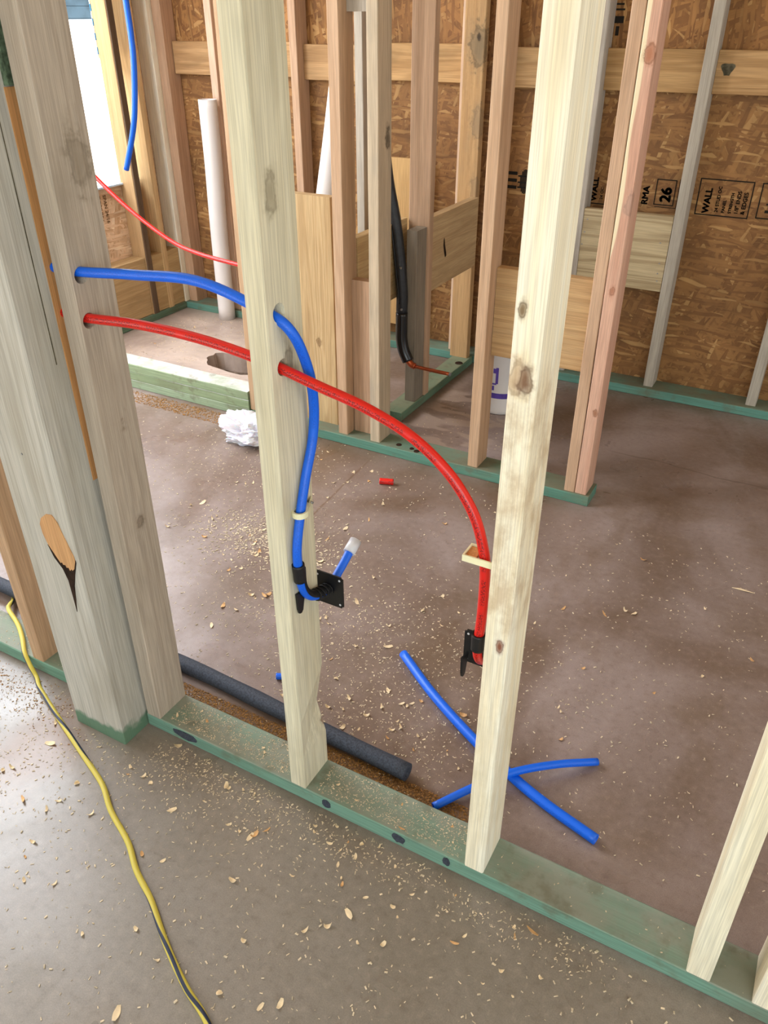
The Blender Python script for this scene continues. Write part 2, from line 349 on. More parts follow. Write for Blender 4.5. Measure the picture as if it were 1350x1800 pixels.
def lumber_mesh(w, d, L, axis='z', bev=.0022, wob=.0009, seed=0, lean=(0, 0), wane=None, rings=26):
    """bevelled board with slightly uneven arrises; the profile runs 0..w, 0..d, the length 0..L"""
    bm = bmesh.new(); k = [(bev, 0), (w-bev, 0), (w, bev), (w, d-bev), (w-bev, d), (bev, d), (0, d-bev), (0, bev)]
    R = []
    for i in range(rings+1):
        z = L*i/rings; row = []
        for j, (a, b) in enumerate(k):
            q = mnoise.noise(Vector((j//2*3.1+seed*1.7, z*4.0, seed*2.3)))*wob
            q2 = mnoise.noise(Vector((j//2*5.1+seed, z*3.1+9, seed*1.3)))*wob
            aa, bb = a+q, b+q2
            if wane: aa, bb = wane(aa, bb, z, w, d)
            aa += lean[0]*z; bb += lean[1]*z
            p = {'z': (aa, bb, z), 'x': (z, aa, bb), 'y': (aa, z, bb)}[axis]
            row.append(bm.verts.new(p))
        R.append(row)
    for i in range(rings):
        for j in range(8):
            bm.faces.new((R[i][j], R[i][(j+1) % 8], R[i+1][(j+1) % 8], R[i+1][j]))
    bm.faces.new(R[0]); bm.faces.new(R[-1])
    return mesh_from(bm)
SEED = [0]
def lumber(name, x, y, z, mat, label=None, cat=None, axis='z', group=None, parent=None, lean=(0, 0), wane=None, holes=(), kind=None):
    """x, y, z are (min, max) ranges in metres"""
    SEED[0] += 1
    w, d, L = {'z': (x[1]-x[0], y[1]-y[0], z[1]-z[0]), 'x': (y[1]-y[0], z[1]-z[0], x[1]-x[0]), 'y': (x[1]-x[0], z[1]-z[0], y[1]-y[0])}[axis]
    me = lumber_mesh(w, d, L, axis, seed=SEED[0], lean=lean, wane=wane)
    if holes:
        for (hx, hy, hz, r) in holes:
            cm = tube_mesh([(hx-.2-x[0], hy-y[0], hz-z[0]), (hx+.2-x[0], hy-y[0], hz-z[0])], r, seg=20, solid=True)
            co = link('cutter', cm, M['dark']); to = link('tmp', me, None)
            md = to.modifiers.new('b', 'BOOLEAN'); md.operation = 'DIFFERENCE'; md.object = co; md.solver = 'EXACT'
            dg = bpy.context.evaluated_depsgraph_get(); dg.update()
            me = bpy.data.meshes.new_from_object(to.evaluated_get(dg))
            bpy.data.objects.remove(to); bpy.data.objects.remove(co)
    o = link(name, me, mat, parent, (x[0], y[0], z[0]))
    return tag(o, label, cat, group, kind)

def catmull(P, n=8):
    P = [Vector(p) for p in P]; out = []
    Q = [2*P[0]-P[1]]+P+[2*P[-1]-P[-2]]
    for i in range(1, len(Q)-2):
        a, b, c, d = Q[i-1:i+3]
        for k in range(n):
            t = k/n
            out.append(.5*((2*b)+(c-a)*t+(2*a-5*b+4*c-d)*t*t+(3*b-a-3*c+d)*t**3))
    out.append(P[-1]); return out
def tube_mesh(path, r, inner=0.0, seg=18, solid=False, smooth=True, rfun=None):
    bm = bmesh.new(); uvl = bm.loops.layers.uv.new('uv')
    path = [Vector(p) for p in path]; n = len(path)
    T = [(path[min(i+1, n-1)]-path[max(i-1, 0)]).normalized() for i in range(n)]
    up = Vector((0, 0, 1))
    if abs(T[0].dot(up)) > .95: up = Vector((0, 1, 0))
    N = (up-T[0]*up.dot(T[0])).normalized()
    dist = 0; rings = []; ds = []
    for i in range(n):
        if i: dist += (path[i]-path[i-1]).length; N = (N-T[i]*N.dot(T[i])).normalized()
        B = T[i].cross(N); ds.append(dist)
        rr = rfun(dist) if rfun else r
        rings.append([(path[i]+(N*math.cos(a)+B*math.sin(a))*rr, path[i]+(N*math.cos(a)+B*math.sin(a))*(inner or r*.01)) for a in (2*math.pi*j/seg for j in range(seg))])
    outer = [[bm.verts.new(q[0]) for q in rg] for rg in rings]
    def band(A, Bv, d0, d1, flip=False):
        for j in range(seg):
            j2 = (j+1) % seg; f = bm.faces.new((A[j], A[j2], Bv[j2], Bv[j]))
            uu = ((d0, j/seg), (d0, (j+1)/seg), (d1, (j+1)/seg), (d1, j/seg))
            for l, u in zip(f.loops, uu): l[uvl].uv = u
            f.smooth = smooth
    for i in range(n-1): band(outer[i], outer[i+1], ds[i], ds[i+1])
    if inner and not solid:
        inn = [[bm.verts.new(q[1]) for q in rg] for rg in rings]
        for i in range(n-1): band(inn[i], inn[i+1], ds[i], ds[i+1])
        for e in (0, -1):
            for j in range(seg):
                j2 = (j+1) % seg; bm.faces.new((outer[e][j], outer[e][j2], inn[e][j2], inn[e][j]))
    else:
        bm.faces.new(outer[0]); bm.faces.new(outer[-1])
    bmesh.ops.recalc_face_normals(bm, faces=bm.faces)
    me = bpy.data.meshes.new('tube'); bm.to_mesh(me); bm.free(); return me
def rel(P, o): return [Vector(p)-Vector(o) for p in P]

# ------------------------------------------------------------------ setting
def struct(name, me, mat, loc=(0, 0, 0), parent=None): return tag(link(name, me, mat, parent, loc), kind='structure')
def floor_mesh():
    bm = bmesh.new(); hole = []
    n = 26; hx, hy = -2.33, 2.80
    for i in range(n):
        a = 2*math.pi*i/n; rr = 1+.16*mnoise.noise(Vector((math.cos(a)*1.6, math.sin(a)*1.6, 3)))*2
        hole.append(bm.verts.new((hx+.20*rr*math.cos(a), hy+.10*rr*math.sin(a), 0)))
    outer = [bm.verts.new(p) for p in ((-3.25, -3.5, 0), (3.5, -3.5, 0), (3.5, 3.6, 0), (-3.25, 3.6, 0))]
    eo = [bm.edges.new((outer[i], outer[(i+1) % 4])) for i in range(4)]
    ei = [bm.edges.new((hole[i], hole[(i+1) % n])) for i in range(n)]
    bmesh.ops.triangle_fill(bm, use_beauty=True, edges=eo+ei)
    for f in bm.faces[:]:
        if f.normal.z < 0: f.normal_flip()
    low = [bm.verts.new((v.co.x*.97+hx*.03, v.co.y*.97+hy*.03, -.09)) for v in hole]
    for i in range(n): bm.faces.new((hole[i], hole[(i+1) % n], low[(i+1) % n], low[i]))
    bm.faces.new(low)
    me = bpy.data.meshes.new('floor'); bm.to_mesh(me); bm.free(); return me
struct('floor', floor_mesh(), M['floor'])
struct('ceiling', box_mesh(-3.9, 3.5, -3.2, 3.9, 2.62, 2.70), M['ceil'])
wb = struct('wall_back', box_mesh(-3.22, 3.2, 3.452, 3.464, 0, 1.2365), M['osb'])
struct('wall_back', box_mesh(-3.22, 3.2, 3.4525, 3.4645, 1.2368, 2.6), M['osb_v'])
# left wall sheathing with the window opening
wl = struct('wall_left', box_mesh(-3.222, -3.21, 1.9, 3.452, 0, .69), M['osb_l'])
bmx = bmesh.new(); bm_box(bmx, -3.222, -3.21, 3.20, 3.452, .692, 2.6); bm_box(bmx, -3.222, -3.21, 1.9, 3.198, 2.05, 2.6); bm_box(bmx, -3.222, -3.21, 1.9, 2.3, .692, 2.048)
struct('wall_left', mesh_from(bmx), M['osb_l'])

def text_mesh(s, size, bold=.0):
    cu = bpy.data.curves.new('t', 'FONT'); cu.body = s; cu.size = size; cu.extrude = .0004; cu.offset = bold
    cu.align_x = 'LEFT'
    o = bpy.data.objects.new('t', cu); C.objects.link(o)
    dg = bpy.context.evaluated_depsgraph_get(); dg.update()
    me = bpy.data.meshes.new_from_object(o.evaluated_get(dg)); bpy.data.objects.remove(o); return me
def stencil(parent, name, s, x, z, size, bold=0.0, y=3.4512, mat='ink', sx=1.0):
    """lettering that reads bottom to top on the back wall; x is the baseline, z the start"""
    me = text_mesh(s, size, 0)
    R = Matrix(((0, -1, 0, x), (0, 0, -1, y), (sx, 0, 0, z), (0, 0, 0, 1)))
    me.transform(R); bm = bmesh.new()
    for dx, dz in ((0, 0), (bold, 0), (-bold, 0), (0, bold), (0, -bold)) if bold else ((0, 0),):
        k = len(bm.verts); bm.from_mesh(me); bm.verts.ensure_lookup_table()
        for v_ in bm.verts[k:]: v_.co.x += dx; v_.co.z += dz
    bm.to_mesh(me); bm.free(); return link(name, me, M[mat], parent)
def stroke_box(parent, name, x0, x1, z0, z1, w=.004, y=3.4508, mat='ink', sides='lrtb', th=.0006):
    bm = bmesh.new()
    if 'b' in sides: bm_box(bm, x0, x1, y-th, y+.001, z0, z0+w)
    if 't' in sides: bm_box(bm, x0, x1, y-th, y+.001, z1-w, z1)
    if 'l' in sides: bm_box(bm, x0, x0+w, y-th, y+.001, z0+w, z1-w)
    if 'r' in sides: bm_box(bm, x1-w, x1, y-th, y+.001, z0+w, z1-w)
    return link(name, mesh_from(bm), M[mat], parent)
stencil(wb, 'stencil_lettering', 'WALL', -.452, .752, .034, .0016)
for i, (s, sz) in enumerate((('24 STUD OC', .017), ('PANEL', .016), ('STRENGTH', .015), ('1/8" ENDS', .019), ('& EDGES', .021))):
    stencil(wb, 'stencil_lettering', s, -.418+i*.0245, .758, sz, .0007)
stroke_box(wb, 'stencil_frame', -.502, -.305, .744, .878)
stencil(wb, 'stencil_lettering', 'RMA', -.690, .762, .034, .0016)
stencil(wb, 'stencil_lettering', '26', -.604, .777, .056, .0030)
stroke_box(wb, 'stencil_frame', -.665, -.588, .765, .862, .0035)
stroke_box(wb, 'stencil_frame', -.66, -.576, .757, .868, .0018, sides='rb')
stencil(wb, 'stencil_lettering', 'WALL', -.898, .757, .034, .0016)
stencil(wb, 'stencil_lettering', '24 OC', -.872, .765, .017, .0003)
stroke_box(wb, 'stencil_frame', -.935, -.80, .746, .87, sides='b')
stroke_box(wb, 'stencil_frame', -.278, -.10, .750, .878)
link('stencil_mark', box_mesh(-.25, -.235, 3.4508, 3.4525, .772, .782), M['ink'], wb); link('stencil_mark', box_mesh(-.25, -.232, 3.4508, 3.4525, .80, .806), M['ink'], wb)
bm = bmesh.new()                                                       # striped round mark
for i in range(7):
    a = -1+2*(i+.5)/7; hw = .026*math.sqrt(1-a*a)
    bm_box(bm, -1.214+a*.022-.0022, -1.214+a*.022+.0022, 3.4502, 3.4525, .807-hw*1.9, .807+hw*1.9)
for z in (.78, .80, .825): bm_box(bm, -1.245, -1.195, 3.4500, 3.4525, z, z+.006)
for i in range(3): bm_box(bm, -1.29, -1.250, 3.4502, 3.4525, .775+i*.028, .788+i*.028)
link('striped_emblem', mesh_from(bm), M['ink'], wb)
for i, (x, z, w, h) in enumerate(((-.955, 1.385, .07, .022), (-.950, 1.345, .012, .03), (-.930, 1.350, .012, .025), (-.91, 1.345, .012, .03), (-.972, 1.318, .02, .018), (-.945, 1.312, .02, .008), (-.93, 1.328, .012, .012))):
    stroke = link('stencil_mark', box_mesh(x, x+w, 3.4505, 3.4525, z, z+h, .0), M['ink'], wb)
link('stencil_mark', box_mesh(-.965, -.885, 3.4505, 3.4525, 1.425, 1.431), M['ink'], wb); link('stencil_mark', box_mesh(-.96, -.89, 3.4505, 3.4525, 1.442, 1.448), M['ink'], wb)
# faded print on the left wall sheathing
for i, (s, sz) in enumerate((('PANEL GRADE', .02), ('EXPOSURE 1', .016), ('SPAN 24/16', .02))):
    me = text_mesh(s, sz*1.35, .0006); me.transform(Matrix(((0, 0, 1, -3.2092), (0, 1, 0, 2.875+i*.034), (-1, 0, 0, .66), (0, 0, 0, 1))))
    me.transform(Matrix.Identity(4)); link('faded_print', me, M['ink_brown'], wl)

# ------------------------------------------------------------------ sole plates
lumber('sole_plate', (-1.112, 1.6), (.873, .962), (0, .038), M['treat_x'], 'green treated sole plate strewn with sawdust, running across the foreground to the right', 'sole plate', 'x')
lumber('sole_plate', (-3.0, -1.272), (.875, .964), (0, .038), M['treat_x'], 'short visible green sole plate left of the thick post, under the yellow cord', 'sole plate', 'x')
lumber('sole_plate', (-1.905, -.494), (2.318, 2.422), (0, .038), M['treat_blue'], 'green sole plate of the middle partition with two drilled holes and a free right end', 'sole plate', 'x')
lumber('sole_plate', (-1.442, -1.354), (2.60, 3.325), (0, .038), M['treat_y'], 'green sole plate of the short wing wall under the copper stub', 'sole plate', 'y')
lumber('sole_plate', (-3.12, 3.0), (3.335, 3.45), (0, .038), M['treat_blue'], 'blue-green sole plate at the foot of the back wall', 'sole plate', 'x')
lumber('sole_plate', (-3.209, -3.122), (2.43, 3.45), (0, .038), M['treat_y'], 'dark green sole plate along the left exterior wall of the shower alcove', 'sole plate', 'y')
for i in range(3):
    lumber('curb_board', (-3.2, -1.922), (2.335-.0008*i, 2.424), (.0382*i, .0382*i+.038), M['treat_curb'],
           ('bottom', 'middle', 'top')[i]+' green treated board of the three-high shower curb', 'curb board', 'x')
# drilled plugs of knots in the middle plate
for (px, py, s) in ((-1.232, 2.35, 1), (-1.175, 2.345, .8), (-1.150, 2.335, 1), (-1.374, 3.215, 1.7)):
    bm = bmesh.new(); bmesh.ops.create_cone(bm, cap_ends=True, segments=18, radius1=.011*s, radius2=.010*s, depth=.002)
    o = link('drilled_hole', mesh_from(bm), M['dark'], None, (px, py, .0388))
    pl = [q for q in C.objects if q.name.startswith('sole_plate')][2 if py < 3 else 3]
    o.parent = pl; o.location = Vector((px, py, .0388))-pl.location
# ink smudges along the near plate edge
plate0 = bpy.data.objects['sole_plate']
for (sx, w) in ((-.62, .022), (-.45, .03), (-.345, .016), (-1.0, .07)):
    bm = bmesh.new(); n = 14; vs = []
    for i in range(n):
        a = 2*math.pi*i/n; k = 1+.3*mnoise.noise(Vector((math.cos(a)*2+sx*9, math.sin(a)*2, 1)))
        vs.append(bm.verts.new((sx+w*.5*k*math.cos(a), .8722, .022+.012*k*math.sin(a))))
    f = bm.faces.new(vs); r = bmesh.ops.extrude_face_region(bm, geom=[f])
    bmesh.ops.translate(bm, verts=[v for v in r['geom'] if isinstance(v, bmesh.types.BMVert)], vec=(0, .0012, 0))
    o = link('dark_smudge', mesh_from(bm), M['foam'], plate0); o.location = -plate0.location

# ------------------------------------------------------------------ near wall
TOP = 2.50
def vlum(name, x, y, mat, label, z0=.038, z1=TOP, **k): return lumber(name, x, y, (z0, z1), M[mat], label, k.pop('cat', 'wall stud'), 'z', **k)
post = vlum('timber_post', (-1.270, -1.117), (.80, .94), 'post', 'thick weathered square timber post with green-tinted foot, at the left', z0=0, cat='post',
            holes=((-1.19, .894, 1.064, .016), (-1.19, .894, .987, .0155)))
def poly_plate(name, pts, y, th, mat, parent):
    bm = bmesh.new(); vs = [bm.verts.new((p[0], y, p[1])) for p in pts]; f = bm.faces.new(vs)
    r = bmesh.ops.extrude_face_region(bm, geom=[f])
    bmesh.ops.translate(bm, verts=[v for v in r['geom'] if isinstance(v, bmesh.types.BMVert)], vec=(0, th, 0))
    o = link(name, mesh_from(bm), mat, parent); o.location = -Vector(parent.location); return o
poly_plate('knot_split', [(-1.1969, 0.5301), (-1.181, 0.5136), (-1.1696, 0.4992), (-1.1528, 0.494), (-1.1421, 0.4895), (-1.1327, 0.4964), (-1.1249, 0.516), (-1.1248, 0.5093), (-1.1373, 0.4772), (-1.1478, 0.4452), (-1.1617, 0.3739), (-1.1617, 0.411), (-1.1622, 0.4541), (-1.1701, 0.4805), (-1.1872, 0.5023)], .7988, .0016, M['dark'], post)
tag(poly_plate('knot_wood', [(-1.177, 0.6068), (-1.1607, 0.6097), (-1.1497, 0.596), (-1.1425, 0.5702), (-1.1343, 0.5464), (-1.1275, 0.5264), (-1.1256, 0.5135), (-1.1339, 0.4923), (-1.1404, 0.4864), (-1.1421, 0.4895), (-1.148, 0.4836), (-1.1502, 0.4903), (-1.1561, 0.4882), (-1.158, 0.494), (-1.1642, 0.4928), (-1.1658, 0.4977), (-1.1709, 0.495), (-1.1816, 0.5116), (-1.1939, 0.5311), (-1.2018, 0.5554), (-1.2024, 0.5773), (-1.1946, 0.5928)], .7982, .0022, M['plug'], post), 'orange oval knot wood broken off at its lower end')
bm = bmesh.new(); bm_box(bm, -1.1172, -1.1164, .8535, .8552, .90, 1.9)
o = link('drying_crack', mesh_from(bm), M['mould'], post); o.location = -post.location
bm = bmesh.new(); bm_box(bm, -1.1168, -1.1152, .8745, .93, .66, 1.322)  # added piece that gives the post side its orange tone
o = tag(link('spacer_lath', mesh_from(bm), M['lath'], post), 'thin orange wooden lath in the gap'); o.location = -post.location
bm = bmesh.new(); bm_box(bm, -1.1168, -1.106, .876, .93, 1.324, 2.2)
o = tag(link('spacer_lath', mesh_from(bm), M['greenlath'], post), 'dark green lath above the orange one'); o.location = -post.location

vlum('wall_stud', (-1.112, -1.072), (.873, .962), 'rough', 'weathered grey-brown stud standing tight beside the thick post, pierced by both pipes',
     lean=(.0150, 0), holes=((-1.09, .894, 1.052, .014), (-1.09, .893, .976, .0135)))
def wane2(a, b, z, w, d):
    if a > w*.5 and b > d*.5:
        k = math.exp(-((z-.19)/.05)**2)*.010; return a-k, b-k*1.3
    return a, b
vlum('wall_stud', (-.708, -.670), (.873, .962), 'greenpale', 'pale green-white stud with blue and red pipes through it and the black elbow bracket', lean=(-.0005, 0),
     wane=wane2, holes=((-.69, .903, 1.047, .0145), (-.69, .903, .964, .0135)))
vlum('wall_stud', (-.308, -.270), (.873, .962), 'pale_knot', 'bright cream stud with brown stains and knots, in the centre right foreground', lean=(.002, 0))
vlum('wall_stud', (.102, .140), (.873, .962), 'pale', 'bright cream stud leaving the frame at the lower right', lean=(-.01, 0))
vlum('wall_stud', (.206, .244), (.873, .962), 'pale', 'cream stud of which only the foot shows in the bottom right corner')
vlum('wall_stud', (-1.497, -1.459), (.876, .965), 'tan', 'brown stud left of the thick post, its foot behind the yellow cord')
def nail(x, y, z, parent, ax='y', r=.0022):
    bm = bmesh.new(); bmesh.ops.create_cone(bm, cap_ends=True, segments=10, radius1=r, radius2=r, depth=.0012)
    if ax == 'y': bmesh.ops.rotate(bm, verts=bm.verts, cent=(0, 0, 0), matrix=Matrix.Rotation(math.pi/2, 3, 'X'))
    if ax == 'x': bmesh.ops.rotate(bm, verts=bm.verts, cent=(0, 0, 0), matrix=Matrix.Rotation(math.pi/2, 3, 'Y'))
    o = link('nail_head', mesh_from(bm), M['steel'], parent); o.location = Vector((x, y, z))-parent.location
for (x, z) in ((-1.245, .79), (-1.225, .83), (-1.20, .73)): nail(x, .7995, z, post)

# ------------------------------------------------------------------ middle partition
vlum('wall_stud', (-.582, -.546), (2.327, 2.416), 'tan', 'tan left half of the doubled stud ending the middle partition')
vlum('wall_stud', (-.544, -.506), (2.327, 2.416), 'pink', 'pinkish right half of the doubled stud ending the middle partition, with a brown knot')
vlum('wall_stud', (-.941, -.903), (2.327, 2.416), 'tan', 'tan stud in front of the white bucket, on the middle partition')
vlum('wall_stud', (-1.345, -1.305), (2.330, 2.416), 'tan_knot', 'greyish-tan stud with a dark oval knot, left of the black pipe sleeve', lean=(.001, 0))
vlum('wall_stud', (-1.487, -1.446), (2.330, 2.416), 'tan', 'smooth tan stud right of the wide upright plank', lean=(.006, 0))
vlum('wall_stud', (-1.918, -1.880), (2.34, 2.425), 'tan', 'tan stud at the curb end, mostly hidden behind the pale green-white stud', z0=.0382, lean=(.006, 0))
lumber('upright_plank', (-1.755, -1.522), (2.384, 2.421), (.038, .889), M['board'], 'wide yellowish upright plank with cut top, behind the pale green-white stud', 'plank', 'z')
lumber('cripple_stud', (-1.4435, -1.352), (2.378, 2.416), (.038, .625), M['tan'], 'short flat stud between two tall tan studs, dark line around its top', 'stud', 'z')
lumber('blocking', (-1.4435, -1.352), (2.378, 2.416), (1.42, TOP), M['grey'], 'short greyish piece between the same two tan studs, high up at the frame top', 'blocking', 'z')
lumber('blocking', (-.902, -.583), (2.378, 2.416), (.445, .735), M['blk_mid'], 'wide horizontal block on the middle partition, above the white bucket', 'blocking', 'x')
# ------------------------------------------------------------------ wing wall
vlum('wall_stud', (-1.404, -1.360), (2.724, 2.807), 'darkstud', 'short dark stud stub carrying the copper elbow on the wing wall', z1=.729)
vlum('wall_stud', (-1.441, -1.352), (2.809, 2.847), 'tan', 'broad-faced tan stud standing behind the short dark stub on the wing wall', lean=(.001, 0))
vlum('wall_stud', (-1.455, -1.368), (3.288, 3.326), 'tan_stain', 'broad tan stud with a dark grey stain where the wing wall meets the back wall')
lumber('blocking', (-1.392, -1.354), (2.849, 3.287), (.473, .757), M['tan_y'], 'brown horizontal block with a dark gouge, on the wing wall', 'blocking', 'y')
lumber('blocking', (-1.482, -1.444), (2.428, 2.806), (.469, .755), M['tan_y'], 'greyish horizontal block behind the black pipe sleeve', 'blocking', 'y')
blk = [q for q in C.objects if q.name.startswith('blocking')][2]
bm = bmesh.new(); vs = [bm.verts.new((-1.3535, 2.95+a, .62+b)) for a, b in ((0, .035), (.006, .04), (.014, .01), (.026, -.02), (.03, -.035), (.018, -.04), (.006, -.015), (-.002, .012))]
f = bm.faces.new(vs); r = bmesh.ops.extrude_face_region(bm, geom=[f]); bmesh.ops.translate(bm, verts=[v for v in r['geom'] if isinstance(v, bmesh.types.BMVert)], vec=(-.001, 0, 0))
o = link('gouge', mesh_from(bm), M['dark'], blk); o.location = -blk.location
# ------------------------------------------------------------------ back wall framing
for (x0, m, lab, ln) in (
    (-.560, 'grey', 'weathered grey stud on the bare sheathing, right of the doubled stud', 0),
    (-.139, 'grey', 'grey stud on the back wall at the right edge of the view', 0),
    (-.958, 'grey', 'grey back-wall stud peeking out along the right edge of the bright cream stud', 0),
    (-1.352, 'tan', 'thin pale back-wall stud squeezed between the stained wing stud and the bucket stud', 0),
    (-1.497, 'pinkish', 'pale pink back-wall stud with one brown nail hole, left of the stained wing stud', 0),
    (-1.998, 'grey', 'grey-blue back-wall stud in the slot between two middle tan studs', 0),
    (-2.335, 'tan', 'tan back-wall stud above the wide upright plank, between the two white pipes', 0),
    (-2.80, 'pinkish', 'pale pink back-wall stud left of the pale green-white stud, beside the white pipe', 0),
    (-3.118, 'tan', 'tan corner stud on the back wall beside the exterior corner', 0)):
    vlum('wall_stud', (x0, x0+(.055 if x0 < -3.1 else .040)), (3.362, 3.451), m, lab)
lumber('blocking', (-.917, -.562), (3.366, 3.404), (.447, .742), M['blk_x'], 'pale striped horizontal block on the back wall under the stencilled 26', 'blocking', 'x')
bb = [q for q in C.objects if q.name.startswith('blocking')][-1]
for (x, z) in ((-.585, .52), (-.585, .56), (-.582, .49), (-.595, .64), (-.90, .70), (-.905, .65), (-.91, .60)): nail(x, 3.3655, z, bb, r=.0028)
nm = ('pale grained', 'plain', 'swirl-grained', 'plain tan', 'knotty', 'dark-spotted', 'greenish', 'brown')
xs = [-3.06, -2.80, -2.335, -1.998, -1.497, -1.352, -.958, -.560, -.139, .5]
labs = ['fire block by the exterior corner, left of the pink stud', 'fire block between the pink stud and the one above the plank', 'wavy-grained fire block left of the tall middle tan studs',
        'swirl-grained fire block left of the broad wing stud', None, 'fire block behind the bucket stud', 'brown fire block behind the doubled stud', 'fire block with dark mould spot right of the grey stud', 'fire block at the top right corner']
for i in range(9):
    if labs[i] is None: continue
    x0 = xs[i]+(.04 if i else .0); x1 = xs[i+1]
    dz = (.0, .004, -.004, .006, 0, -.002, 0, .0, -.006)[i]
    b = lumber('fire_block', (x0+.001, x1-.001), (3.412, 3.45), (1.166+dz, 1.306+dz), M['band_x'], labs[i]+', high up', 'fire block', 'x', group='fire blocks along the back wall')
    if i == 7:
        bm = bmesh.new(); vs = [bm.verts.new((-.48+.02*math.cos(a)*(1+.4*math.sin(3*a)), 3.4110, 1.245+.026*math.sin(a)*(1+.3*math.cos(2*a)))) for a in (2*math.pi*k/20 for k in range(20))]
        f = bm.faces.new(vs); r = bmesh.ops.extrude_face_region(bm, geom=[f]); bmesh.ops.translate(bm, verts=[v for v in r['geom'] if isinstance(v, bmesh.types.BMVert)], vec=(0, .001, 0))
        o = link('mould_spot', mesh_from(bm), M['mould'], b); o.location = -b.location
lumber('plywood_panel', (-1.955, -1.66), (3.40, 3.418), (.10, .869), M['ply'], 'sunlit plywood panel on the back wall behind the black pipe sleeve', 'panel', 'z')
# ------------------------------------------------------------------ left exterior wall framing
vlum('wall_stud', (-3.209, -3.12), (3.072, 3.112), 'tanshade', 'window stud with dark edge on the left exterior wall, behind the hanging blue pipe end')
vlum('wall_stud', (-3.209, -3.12), (3.200, 3.238), 'warm', 'honey-coloured stud on the exterior wall just right of the window light', cat='wall stud')
vlum('wall_stud', (-3.209, -3.12), (3.331, 3.375), 'pale', 'pale stud on the exterior wall next to the alcove corner')
lumber('blocking', (-3.209, -3.124), (2.43, 3.070), (.04, .338), M['tan_y'], 'wooden block low on the exterior wall, left of the window stud', 'blocking', 'y')
lumber('blocking', (-3.209, -3.124), (3.114, 3.326), (.04, .336), M['tan_y'], 'wooden block low on the exterior wall, right of the window stud', 'blocking', 'y')
lumber('edge_strip', (-3.1195, -3.112), (3.073, 3.111), (.04, TOP), M['brown'], 'dark brown strip nailed on the window stud edge, in front of the low blocks', 'strip', 'z')  # added strip, paints the shade on the stud's narrow face
me = box_mesh(-3.235, -3.19, 2.32, 3.19, .691, .70, .003); fl = tag(link('window_flashing', me, M['tape']), 'pale blue flashing tape wrapped over the window sill', 'flashing')
bm = bmesh.new(); bm_box(bm, -3.236, -3.2225, 2.32, 3.19, .62, .6905)
link('flashing_lap', mesh_from(bm), M['tape'], fl)
# striped house wrap strip seen through the gap
wr = NT('blue_white_wrap'); f = wr.step(wr.math('SINE', wr.math('MULTIPLY', wr.sep(wr.obj())[2], 110)), -.1, .1)
wrm = wr.done(wr.mix(f, srgb(245, 248, 250), srgb(60, 140, 220)), .5, .3)
tag(link('house_wrap', box_mesh(-3.245, -3.2425, 3.10, 3.20, 1.24, 1.9), wrm), 'strip of blue and white striped house wrap hanging outside the window', 'house wrap')
# ------------------------------------------------------------------ outside
g = struct('ground', box_mesh(-60, -3.3, -30, 30, -.12, -.06), M['ground'])
w = tag(link('garden_wall', box_mesh(-8.2, -8.0, -6, 20, -.06, 1.375, .01), M['ext_white']), 'bright white sunlit wall outside the window', 'wall')
house = empty('neighbour_house', (-14, 8, -.06), 'blue-grey sided neighbouring house beyond the white wall', 'house')
bm = bmesh.new()
for i in range(30): bm_box(bm, -.02-.02*(i % 2), 3, -9, 12, i*.16, i*.16+.155)
link('siding', mesh_from(bm), M['ext_grey'], house)
bm = bmesh.new(); v = [bm.verts.new(p) for p in ((-.5, -9.5, 4.8), (3.5, -9.5, 4.8), (1.5, -9.5, 6.2), (-.5, 12.5, 4.8), (3.5, 12.5, 4.8), (1.5, 12.5, 6.2))]
for q in ((0, 1, 2), (3, 5, 4), (0, 3, 4, 1), (1, 4, 5, 2), (2, 5, 3, 0)): bm.faces.new([v[i] for i in q])
link('roof', mesh_from(bm), M['ext_grey'], house)

# ------------------------------------------------------------------ pipes
def pipe(name, pts, r, mat, label, cat='pipe', inner=None, n=8, seg=18, group=None, parent=None, rfun=None):
    o0 = Vector(pts[0]); me = tube_mesh(catmull(rel(pts, o0), n), r, inner if inner is not None else r*.78, seg, rfun=rfun)
    o = link(name, me, M[mat], parent, o0)
    if parent: o.location = o0-parent.location
    return tag(o, label, cat, group)
PB = [(-1.9, .93, 1.10), (-1.5, .902, 1.085), (-1.2, .893, 1.068), (-1.09, .892, 1.057), (-.95, .899, 1.066), (-.82, .905, 1.072), (-.70, .903, 1.046), (-.655, .908, 1.020), (-.648, .935, .955),
      (-.655, .956, .885), (-.659, .953, .825), (-.660, .928, .764), (-.660, .905, .70), (-.660, .890, .64), (-.660, .892, .585), (-.660, .903, .545), (-.660, .930, .515), (-.658, .975, .503), (-.656, 1.02, .523), (-.655, 1.062, .548)]
bluep = pipe('water_pipe', PB, .0082, 'blue', 'long blue flexible pipe looping through the studs down to the black elbow bracket', n=7)
cappt = [(-.6555, 1.048, .540), (-.6548, 1.074, .553)]
link('end_cap', tube_mesh(rel(cappt, PB[0]), .0118, 0, 16), M['cap'], bluep)
PR = [(-1.9, .93, 1.03), (-1.5, .902, 1.008), (-1.2, .893, .992), (-1.09, .892, .980), (-.95, .899, .985), (-.82, .904, .980), (-.70, .903, .966), (-.613, .908, .944), (-.535, .910, .926), (-.46, .912, .897), (-.398, .912, .853),
      (-.356, .911, .800), (-.334, .908, .745), (-.3265, .905, .70), (-.326, .905, .62), (-.328, .903, .56), (-.328, .912, .527), (-.333, .945, .495), (-.342, .985, .485), (-.345, 1.03, .50)]
redp = pipe('water_pipe', PR, .0082, 'red', 'long red flexible pipe arching across to the bright cream stud', n=7)
